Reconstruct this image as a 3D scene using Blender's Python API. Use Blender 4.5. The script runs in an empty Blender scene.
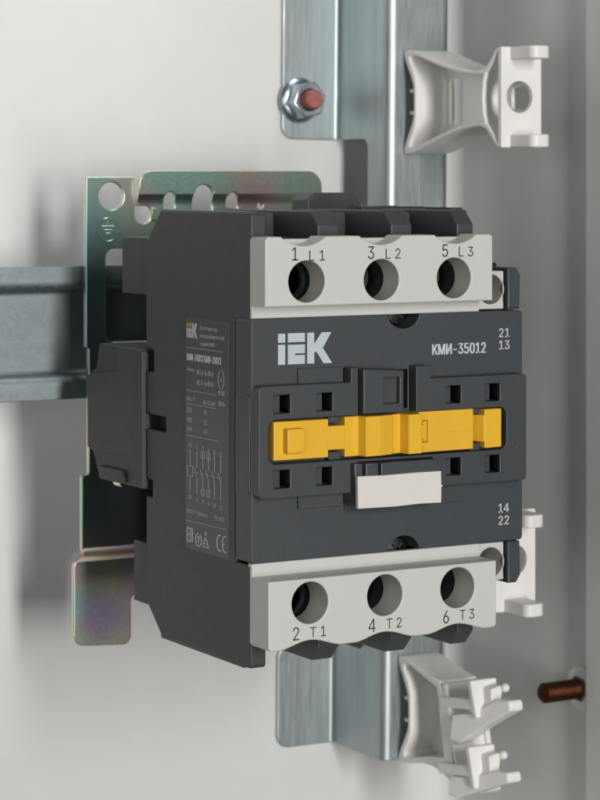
import bpy, bmesh, math, random
from mathutils import Vector, Matrix
random.seed(4)
SC = bpy.context.scene
COL = SC.collection
S = 0.001                                  # everything below is written in millimetres
R = math.radians

# ------------------------------------------------------------------ camera
cam_d = bpy.data.cameras.new('camera')
cam = bpy.data.objects.new('camera', cam_d)
COL.objects.link(cam)
SC.camera = cam
cam.location = Vector((-300.4, -477.5, 59.4)) * S
cam.rotation_euler = (R(90), 0, R(-30))
cam_d.sensor_fit = 'HORIZONTAL'
cam_d.sensor_width = 36
cam_d.lens = 144
cam_d.shift_y = -0.3667
cam_d.clip_start = 0.02
cam_d.clip_end = 20
cam_d.dof.use_dof = True
cam_d.dof.focus_distance = 0.560
cam_d.dof.aperture_fstop = 52

# ------------------------------------------------------------------ light of the studio
world = bpy.data.worlds.new('World')
SC.world = world
world.use_nodes = True
bg = world.node_tree.nodes['Background']
bg.inputs[0].default_value = (1.0, 0.985, 0.96, 1)
bg.inputs[1].default_value = 0.06


def softbox(name, loc, aim, w, h, power, col=(1, 1, 1)):
    d = bpy.data.lights.new(name, 'AREA')
    d.shape = 'RECTANGLE'
    d.size, d.size_y = w * S, h * S
    d.energy = power
    d.color = col
    o = bpy.data.objects.new(name, d)
    COL.objects.link(o)
    o.location = Vector(loc) * S
    o.rotation_euler = (Vector(aim) - Vector(loc)).to_track_quat('-Z', 'Y').to_euler()
    return o


softbox('softbox_key', (-150, -1500, 150), (0, 60, 0), 170, 860, 21.2, (1, 0.985, 0.96))
top = softbox('softbox_top', (70, 40, 350), (-30, 146, 128), 180, 100, .105, (0.97, 0.985, 1))
top.data.spread = R(62)
softbox('softbox_fill', (-640, -560, 60), (0, 60, 0), 300, 300, 1.0, (1, 0.99, 0.97))

SC.view_settings.view_transform = 'Standard'
SC.view_settings.look = 'None'
SC.view_settings.exposure = 0
SC.view_settings.gamma = 1

# ------------------------------------------------------------------ materials


def srgb(r, g, b):
    f = lambda c: (c / 255 / 12.92) if c / 255 <= 0.04045 else ((c / 255 + 0.055) / 1.055) ** 2.4
    return (f(r), f(g), f(b), 1)


def new_mat(name):
    m = bpy.data.materials.new(name)
    m.use_nodes = True
    nt = m.node_tree
    return m, nt, nt.nodes['Principled BSDF']


def noise(nt, scale, detail=3, rough=0.5, stretch=None):
    tc = nt.nodes.new('ShaderNodeTexCoord')
    n = nt.nodes.new('ShaderNodeTexNoise')
    n.inputs['Scale'].default_value = scale
    n.inputs['Detail'].default_value = detail
    n.inputs['Roughness'].default_value = rough
    if stretch:
        mp = nt.nodes.new('ShaderNodeMapping')
        mp.inputs['Scale'].default_value = stretch
        nt.links.new(tc.outputs['Object'], mp.inputs[0])
        nt.links.new(mp.outputs[0], n.inputs['Vector'])
    else:
        nt.links.new(tc.outputs['Object'], n.inputs['Vector'])
    return n


def ramp(nt, src, stops):
    r = nt.nodes.new('ShaderNodeValToRGB')
    e = r.color_ramp.elements
    while len(e) < len(stops):
        e.new(0.5)
    for k, (p, c) in enumerate(stops):
        e[k].position = p
        e[k].color = c
    nt.links.new(src, r.inputs[0])
    return r


def mul(c, k):
    return (c[0] * k, c[1] * k, c[2] * k, 1)


def plastic(name, col, rough=0.5, bump=0.1, scale=3500, var=0.08, spec=0.4):
    m, nt, b = new_mat(name)
    n = noise(nt, 90, 4, 0.6)
    r = ramp(nt, n.outputs[0], [(0.3, mul(col, 1 - var)), (0.7, mul(col, 1 + var))])
    nt.links.new(r.outputs[0], b.inputs['Base Color'])
    n3 = noise(nt, 240, 3, 0.6)
    r3 = ramp(nt, n3.outputs[0], [(0.3, (rough * .95,) * 3 + (1,)), (0.7, (min(1, rough * 1.05),) * 3 + (1,))])
    nt.links.new(r3.outputs[0], b.inputs['Roughness'])
    b.inputs['Specular IOR Level'].default_value = spec
    n2 = noise(nt, scale, 2, 0.6)
    bp = nt.nodes.new('ShaderNodeBump')
    bp.inputs['Strength'].default_value = bump
    bp.inputs['Distance'].default_value = 0.0001
    nt.links.new(n2.outputs[0], bp.inputs['Height'])
    nt.links.new(bp.outputs[0], b.inputs['Normal'])
    return m


def powder_coat(name, col):
    """light paint with orange peel and a few stray specks"""
    m = plastic(name, col, .5, .3, 700, .012, .25)
    nt = m.node_tree
    b = nt.nodes['Principled BSDF']
    src = b.inputs['Base Color'].links[0].from_socket
    tc = nt.nodes.new('ShaderNodeTexCoord')
    v = nt.nodes.new('ShaderNodeTexVoronoi')
    v.inputs['Scale'].default_value = 24
    nt.links.new(tc.outputs['Object'], v.inputs['Vector'])
    r = ramp(nt, v.outputs['Distance'], [(0.010, (.55, .55, .55, 1)), (0.022, (0, 0, 0, 1))])
    mx = nt.nodes.new('ShaderNodeMix')
    mx.data_type = 'RGBA'
    mx.inputs[7].default_value = (.30, .27, .22, 1)
    nt.links.new(r.outputs[0], mx.inputs[0])
    nt.links.new(src, mx.inputs[6])
    nt.links.new(mx.outputs[2], b.inputs['Base Color'])
    return m


def steel(name, dark, light, rough=0.35, stretch=(1, 1, .25), scale=120, bump=.06):
    m, nt, b = new_mat(name)
    n = noise(nt, scale, 6, 0.65, stretch)
    r = ramp(nt, n.outputs[0], [(0.3, dark), (0.72, light)])
    nt.links.new(r.outputs[0], b.inputs['Base Color'])
    b.inputs['Metallic'].default_value = 1
    n2 = noise(nt, scale * 4, 4, 0.7, stretch)
    r2 = ramp(nt, n2.outputs[0], [(0.25, (rough * .75,) * 3 + (1,)), (0.75, (rough * 1.3,) * 3 + (1,))])
    nt.links.new(r2.outputs[0], b.inputs['Roughness'])
    bp = nt.nodes.new('ShaderNodeBump')
    bp.inputs['Strength'].default_value = bump
    bp.inputs['Distance'].default_value = 0.0003
    nt.links.new(n2.outputs[0], bp.inputs['Height'])
    nt.links.new(bp.outputs[0], b.inputs['Normal'])
    return m


def chromate(name):
    """yellow passivated zinc: thin-film colours drifting from steel blue over green and gold to pink"""
    m, nt, b = new_mat(name)
    n = noise(nt, 17, 1.5, 0.5, (1.3, 1, 1))
    r = ramp(nt, n.outputs[0], [(0.36, (.34, .46, .68, 1)), (0.44, (.34, .62, .58, 1)), (0.52, (.50, .68, .44, 1)),
                                (0.58, (.80, .62, .34, 1)), (0.64, (.72, .40, .52, 1)), (0.72, (.44, .38, .70, 1))])
    lw = nt.nodes.new('ShaderNodeLayerWeight')
    lw.inputs[0].default_value = 0.45
    r2 = ramp(nt, lw.outputs['Facing'], [(0.0, (.50, .64, .61, 1)), (0.28, (.50, .66, .60, 1)), (0.42, (.95, .80, .50, 1)),
                                         (0.7, (.92, .66, .60, 1))])
    mx = nt.nodes.new('ShaderNodeMix')
    mx.data_type = 'RGBA'
    mx.inputs[0].default_value = 0.5
    nt.links.new(r.outputs[0], mx.inputs[6])
    nt.links.new(r2.outputs[0], mx.inputs[7])
    last = mx.outputs[2]
    tc = nt.nodes.new('ShaderNodeTexCoord')
    for c, r0, r1, col, amount in (((-28.5, -4, -56), 3, 9.5, (.52, .38, .62, 1), .75), ((-35, -4, -52), 1, 7, (.34, .66, .66, 1), .6), ((-2, -2, 59), 4, 22, (.40, .70, .62, 1), .6),
                           ((30, -2, 60), 3, 14, (.44, .70, .62, 1), .5), ((22, -2, 52.5), 1, 13, (.74, .50, .60, 1), .7), ((-13, -2, 53.5), .5, 5, (.74, .50, .60, 1), .7), ((-30, 0, -26), 6, 16, (.34, .64, .64, 1), .6), ((-27, 0, 38), 4, 22, (.36, .62, .64, 1), .55),
                           ((-19, 0, 57), 2, 7, (.70, .58, .56, 1), .5)):
        d = nt.nodes.new('ShaderNodeVectorMath')
        d.operation = 'DISTANCE'
        d.inputs[1].default_value = Vector(c) * S
        nt.links.new(tc.outputs['Object'], d.inputs[0])
        mr = nt.nodes.new('ShaderNodeMapRange')
        mr.interpolation_type = 'SMOOTHSTEP'
        mr.inputs[1].default_value, mr.inputs[2].default_value = r0 * S, r1 * S
        mr.inputs[3].default_value, mr.inputs[4].default_value = amount, 0
        nt.links.new(d.outputs['Value'], mr.inputs[0])
        m2 = nt.nodes.new('ShaderNodeMix')
        m2.data_type = 'RGBA'
        m2.inputs[7].default_value = col
        nt.links.new(mr.outputs[0], m2.inputs[0])
        nt.links.new(last, m2.inputs[6])
        last = m2.outputs[2]
    nt.links.new(last, b.inputs['Base Color'])
    b.inputs['Metallic'].default_value = 1
    n2 = noise(nt, 1500, 3, 0.6)
    r3 = ramp(nt, n2.outputs[0], [(0.25, (.31,) * 3 + (1,)), (0.75, (.36,) * 3 + (1,))])
    nt.links.new(r3.outputs[0], b.inputs['Roughness'])
    bp = nt.nodes.new('ShaderNodeBump')
    bp.inputs['Strength'].default_value = 0.05
    bp.inputs['Distance'].default_value = 0.0002
    nt.links.new(n2.outputs[0], bp.inputs['Height'])
    nt.links.new(bp.outputs[0], b.inputs['Normal'])
    return m


def dusty(m, col, scale=170):
    """a few pale dust grains on dark plastic"""
    nt = m.node_tree
    b = nt.nodes['Principled BSDF']
    src = b.inputs['Base Color'].links[0].from_socket
    tc = nt.nodes.new('ShaderNodeTexCoord')
    v = nt.nodes.new('ShaderNodeTexVoronoi')
    v.inputs['Scale'].default_value = scale
    nt.links.new(tc.outputs['Object'], v.inputs['Vector'])
    sp = nt.nodes.new('ShaderNodeSeparateColor')
    nt.links.new(v.outputs['Color'], sp.inputs[0])
    big = nt.nodes.new('ShaderNodeMath')
    big.operation = 'MULTIPLY'
    nt.links.new(sp.outputs[0], big.inputs[0])
    big.inputs[1].default_value = .03
    lt = nt.nodes.new('ShaderNodeMath')
    lt.operation = 'LESS_THAN'
    nt.links.new(v.outputs['Distance'], lt.inputs[0])
    nt.links.new(big.outputs[0], lt.inputs[1])
    k = nt.nodes.new('ShaderNodeMath')
    k.operation = 'MULTIPLY'
    nt.links.new(lt.outputs[0], k.inputs[0])
    nt.links.new(sp.outputs[1], k.inputs[1])
    mx = nt.nodes.new('ShaderNodeMix')
    mx.data_type = 'RGBA'
    mx.inputs[7].default_value = col
    nt.links.new(k.outputs[0], mx.inputs[0])
    nt.links.new(src, mx.inputs[6])
    nt.links.new(mx.outputs[2], b.inputs['Base Color'])


M = {}
M['cover'] = plastic('dark_blue_grey_plastic', (.050, .056, .062, 1), .42, .35, 2600, .03)
M['side'] = plastic('charcoal_plastic', (.044, .044, .043, 1), .5, .4, 2600, .03)
M['black'] = plastic('black_plastic', (.012, .012, .012, 1), .6, .1)
M['cream'] = plastic('warm_white_plastic', (.54, .535, .512, 1), .42, .06, 2400, .02)
M['tag'] = plastic('white_tag_plastic', (.64, .62, .585, 1), .5, .12, 900, .03)
M['yellow'] = plastic('yellow_plastic', (.72, .42, .032, 1), .36, .05, 2400, .04)
M['label'] = plastic('printed_label_foil', (.056, .058, .058, 1), .34, .05, 1800, .05)
M['clip'] = plastic('white_nylon', (.80, .785, .76, 1), .38, .1, 900, .02)
M['wall'] = powder_coat('white_powder_coat', (.65, .65, .642, 1))
M['zinc'] = steel('zinc_plated_steel', (.36, .41, .42, 1), (.48, .52, .53, 1), .46, (1, 1, .06), 420)
M['rail'] = steel('dull_zinc_plated_steel', (.245, .285, .295, 1), (.295, .335, .345, 1), .58, (.6, 1, 1), 260)
M['nut'] = steel('blue_zinc_plated_steel', (.36, .43, .48, 1), (.58, .65, .70, 1), .28, None, 300)
M['dark_steel'] = steel('dark_steel', (.10, .10, .10, 1), (.2, .2, .2, 1), .35, None, 400)
dusty(M['cover'], (.20, .20, .19, 1))
dusty(M['side'], (.16, .16, .15, 1), 140)
M['black_steel'] = steel('blackened_steel', (.035, .035, .035, 1), (.07, .07, .07, 1), .4, None, 400)
M['copper'] = steel('copper_plated_steel', (.36, .13, .11, 1), (.52, .22, .19, 1), .6, None, 500)
M['brown'] = steel('browned_copper', (.055, .022, .011, 1), (.10, .04, .018, 1), .5, None, 500)
M['plate'] = chromate('yellow_chromate_zinc')
M['print_logo'] = plastic('pale_grey_print', (.46, .52, .56, 1), .5, .1, 2600, .06)
M['print_white'] = plastic('white_print', (.52, .54, .55, 1), .5, .05, 2600, .05)
M['print_dim'] = plastic('thin_grey_print', (.38, .385, .385, 1), .5, .05, 2600, .05)
M['print_mid'] = plastic('grey_print', (.58, .585, .58, 1), .5, .05, 2600, .05)
M['print_yellow'] = plastic('yellow_print', (.42, .31, .03, 1), .5, .05)
M['print_dark'] = plastic('dark_print', (.035, .04, .045, 1), .5, .05)

# ------------------------------------------------------------------ mesh helpers


def mapper(axis):
    return {'y': lambda u, v, t: (u, t, v), 'x': lambda u, v, t: (t, u, v), 'z': lambda u, v, t: (u, v, t)}[axis]


class MB:
    """collects shapes (mm) into one mesh object"""

    def __init__(self):
        self.bm = bmesh.new()

    def add(self, verts, faces):
        vs = [self.bm.verts.new(v) for v in verts]
        for f in faces:
            try:
                self.bm.faces.new([vs[i] for i in f])
            except ValueError:
                pass
        return self

    def addbm(self, b):
        b.verts.index_update()
        self.add([v.co.copy() for v in b.verts], [[v.index for v in f.verts] for f in b.faces])
        b.free()
        return self

    def box(self, x0, x1, y0, y1, z0, z1, bev=0.25, seg=2, rot=None, about=None):
        b = bmesh.new()
        bmesh.ops.create_cube(b, size=1)
        for v in b.verts:
            v.co = Vector(((x0 + x1) / 2 + v.co.x * (x1 - x0), (y0 + y1) / 2 + v.co.y * (y1 - y0), (z0 + z1) / 2 + v.co.z * (z1 - z0)))
        if bev:
            bmesh.ops.bevel(b, geom=b.edges[:], offset=bev, segments=seg, profile=0.5, affect='EDGES')
        if rot:
            bmesh.ops.rotate(b, verts=b.verts, cent=about or (0, 0, 0), matrix=rot)
        return self.addbm(b)

    def plate(self, outer, holes, lo, hi, axis='y', bev=0.2, res=2):
        return self.addbm(plate_bm(outer, holes, lo, hi, axis, bev, res))

    def lathe(self, prof, c, axis='y', n=40):
        """prof: (radius, position along the axis)"""
        vs, fs = [], []
        for r, t in prof:
            for k in range(n):
                a = 2 * math.pi * k / n
                p = (r * math.cos(a), r * math.sin(a))
                vs.append({'y': (c[0] + p[0], c[1] + t, c[2] + p[1]), 'x': (c[0] + t, c[1] + p[0], c[2] + p[1]),
                           'z': (c[0] + p[0], c[1] + p[1], c[2] + t)}[axis])
        for i in range(len(prof) - 1):
            for k in range(n):
                a, b = i * n + k, i * n + (k + 1) % n
                fs.append([a, b, b + n, a + n])
        fs.append(list(range(n)))
        fs.append(list(range((len(prof) - 1) * n, len(prof) * n)))
        return self.add(vs, fs)

    def build(self, name, mat, parent=None, angle=32, origin=None):
        bm = self.bm
        bmesh.ops.recalc_face_normals(bm, faces=bm.faces[:])
        o_mm = Vector(origin) if origin is not None else (Vector(parent['_o']) if parent is not None else Vector((0, 0, 0)))
        for v in bm.verts:
            v.co = (v.co - o_mm) * S
        me = bpy.data.meshes.new(name)
        bm.to_mesh(me)
        bm.free()
        me.materials.append(mat)
        me.shade_smooth()
        me.set_sharp_from_angle(angle=R(angle))
        for p in me.polygons:                              # flat faces stay flat beside their rounded edges
            if max(abs(c) for c in p.normal) > .99999:
                p.use_smooth = False
        o = bpy.data.objects.new(name, me)
        COL.objects.link(o)
        wn = o.modifiers.new('weighted_normals', 'WEIGHTED_NORMAL')
        wn.keep_sharp = True
        wn.weight = 100
        if parent is not None:
            o.parent = parent
            o['_o'] = tuple(parent['_o'])
        else:
            o.location = o_mm * S
            o['_o'] = tuple(o_mm)
        return o


def plate_bm(outer, holes, lo, hi, axis='y', bev=0.2, res=2):
    cu = bpy.data.curves.new('tmp', 'CURVE')
    cu.dimensions = '2D'
    cu.fill_mode = 'BOTH'
    for pts in [outer] + list(holes):
        sp = cu.splines.new('POLY')
        sp.points.add(len(pts) - 1)
        for k, (u, v) in enumerate(pts):
            sp.points[k].co = (u, v, 0, 1)
        sp.use_cyclic_u = True
    cu.extrude = (hi - lo) / 2 - bev
    cu.bevel_depth = bev
    cu.bevel_resolution = res
    cu.offset = -bev
    o = bpy.data.objects.new('tmp', cu)
    COL.objects.link(o)
    dg = bpy.context.evaluated_depsgraph_get()
    me = o.evaluated_get(dg).to_mesh()
    b = bmesh.new()
    b.from_mesh(me)
    o.evaluated_get(dg).to_mesh_clear()
    bpy.data.objects.remove(o)
    bpy.data.curves.remove(cu)
    bmesh.ops.remove_doubles(b, verts=b.verts, dist=0.002)
    f = mapper(axis)
    mid = (lo + hi) / 2
    for v in b.verts:
        v.co = Vector(f(v.co.x, v.co.y, v.co.z + mid))
    return b


def circ(cu, cv, r, n=40, a0=0, a1=360):
    full = abs(a1 - a0 - 360) < 1e-6
    return [(cu + r * math.cos(R(a0 + (a1 - a0) * k / (n if full else n - 1))), cv + r * math.sin(R(a0 + (a1 - a0) * k / (n if full else n - 1))))
            for k in range(n)]


def rnd(pts, rad, n=6):
    """polygon with rounded corners; rad is one number or one per corner"""
    out = []
    N = len(pts)
    rads = rad if isinstance(rad, (list, tuple)) else [rad] * N
    for i in range(N):
        p = Vector(pts[i])
        a, b = Vector(pts[i - 1]), Vector(pts[(i + 1) % N])
        r = rads[i]
        d1, d2 = (a - p).normalized(), (b - p).normalized()
        ang = d1.angle(d2, math.pi)
        if r < 1e-4 or ang > math.pi - 1e-3:
            out.append(tuple(p))
            continue
        t = min(r / math.tan(ang / 2), (a - p).length * .49, (b - p).length * .49)
        r = t * math.tan(ang / 2)
        c = p + (d1 + d2).normalized() * (r / math.sin(ang / 2))
        s, e = p + d1 * t - c, p + d2 * t - c
        sa = math.atan2(s.y, s.x)
        da = math.atan2(e.y, e.x) - sa
        while da > math.pi:
            da -= 2 * math.pi
        while da < -math.pi:
            da += 2 * math.pi
        for k in range(n + 1):
            q = sa + da * k / n
            out.append((c.x + r * math.cos(q), c.y + r * math.sin(q)))
    return out


def rect(u0, u1, v0, v1, r=0, n=5):
    p = [(u0, v0), (u1, v0), (u1, v1), (u0, v1)]
    return rnd(p, r, n) if r else p


class Path:
    """a bent cross-section: polyline with filleted corners, walked by arc length"""

    def __init__(self, pts, rad):
        self.seg = []
        s = 0
        P = [Vector(p) for p in pts]
        cur = P[0]
        for i in range(1, len(P)):
            if i < len(P) - 1:
                r = rad[i - 1] if isinstance(rad, (list, tuple)) else rad
                d1, d2 = (P[i] - P[i - 1]).normalized(), (P[i + 1] - P[i]).normalized()
                phi = d1.angle(d2)
                T = r * math.tan(phi / 2)
                e = P[i] - d1 * T
                L = (e - cur).length
                self.seg.append((s, s + L, 'l', cur.copy(), d1))
                s += L
                sg = 1 if d1.x * d2.y - d1.y * d2.x > 0 else -1
                nrm = Vector((-d1.y, d1.x)) * sg
                self.seg.append((s, s + r * phi, 'a', e + nrm * r, d1, r, sg))
                s += r * phi
                cur = P[i] + d2 * T
            else:
                d1 = (P[i] - cur).normalized()
                L = (P[i] - cur).length
                self.seg.append((s, s + L, 'l', cur.copy(), d1))
                s += L
        self.length = s

    def at(self, s):
        g = None
        for q in self.seg:
            if s <= q[1] or q is self.seg[-1]:
                g = q
                break
        if g[2] == 'l':
            d = g[4]
            return g[3] + d * (s - g[0]), Vector((-d.y, d.x))
        a = (s - g[0]) / g[5] * g[6]
        d = Matrix.Rotation(a, 2) @ g[4]
        n = Vector((-d.y, d.x))
        return g[3] - n * g[6] * g[5], n

    def cuts(self, k=8):
        out = []
        for q in self.seg:
            if q[2] == 'a':
                out += [q[0] + (q[1] - q[0]) * i / k for i in range(k + 1)]
        return out


def sheet_bm(outer, holes, t, path, to3d, bev=0.2):
    """flat sheet cut in (arc length, width), then folded along the path"""
    b = plate_bm(outer, holes, -t / 2, t / 2, 'z', bev, 1)
    for s in path.cuts():
        bmesh.ops.bisect_plane(b, geom=b.verts[:] + b.edges[:] + b.faces[:], dist=1e-4, plane_co=(s, 0, 0), plane_no=(1, 0, 0))
    for v in b.verts:
        p, n = path.at(v.co.x)
        q = p + n * v.co.z
        v.co = Vector(to3d(q.x, q.y, v.co.y))
    return b


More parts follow.
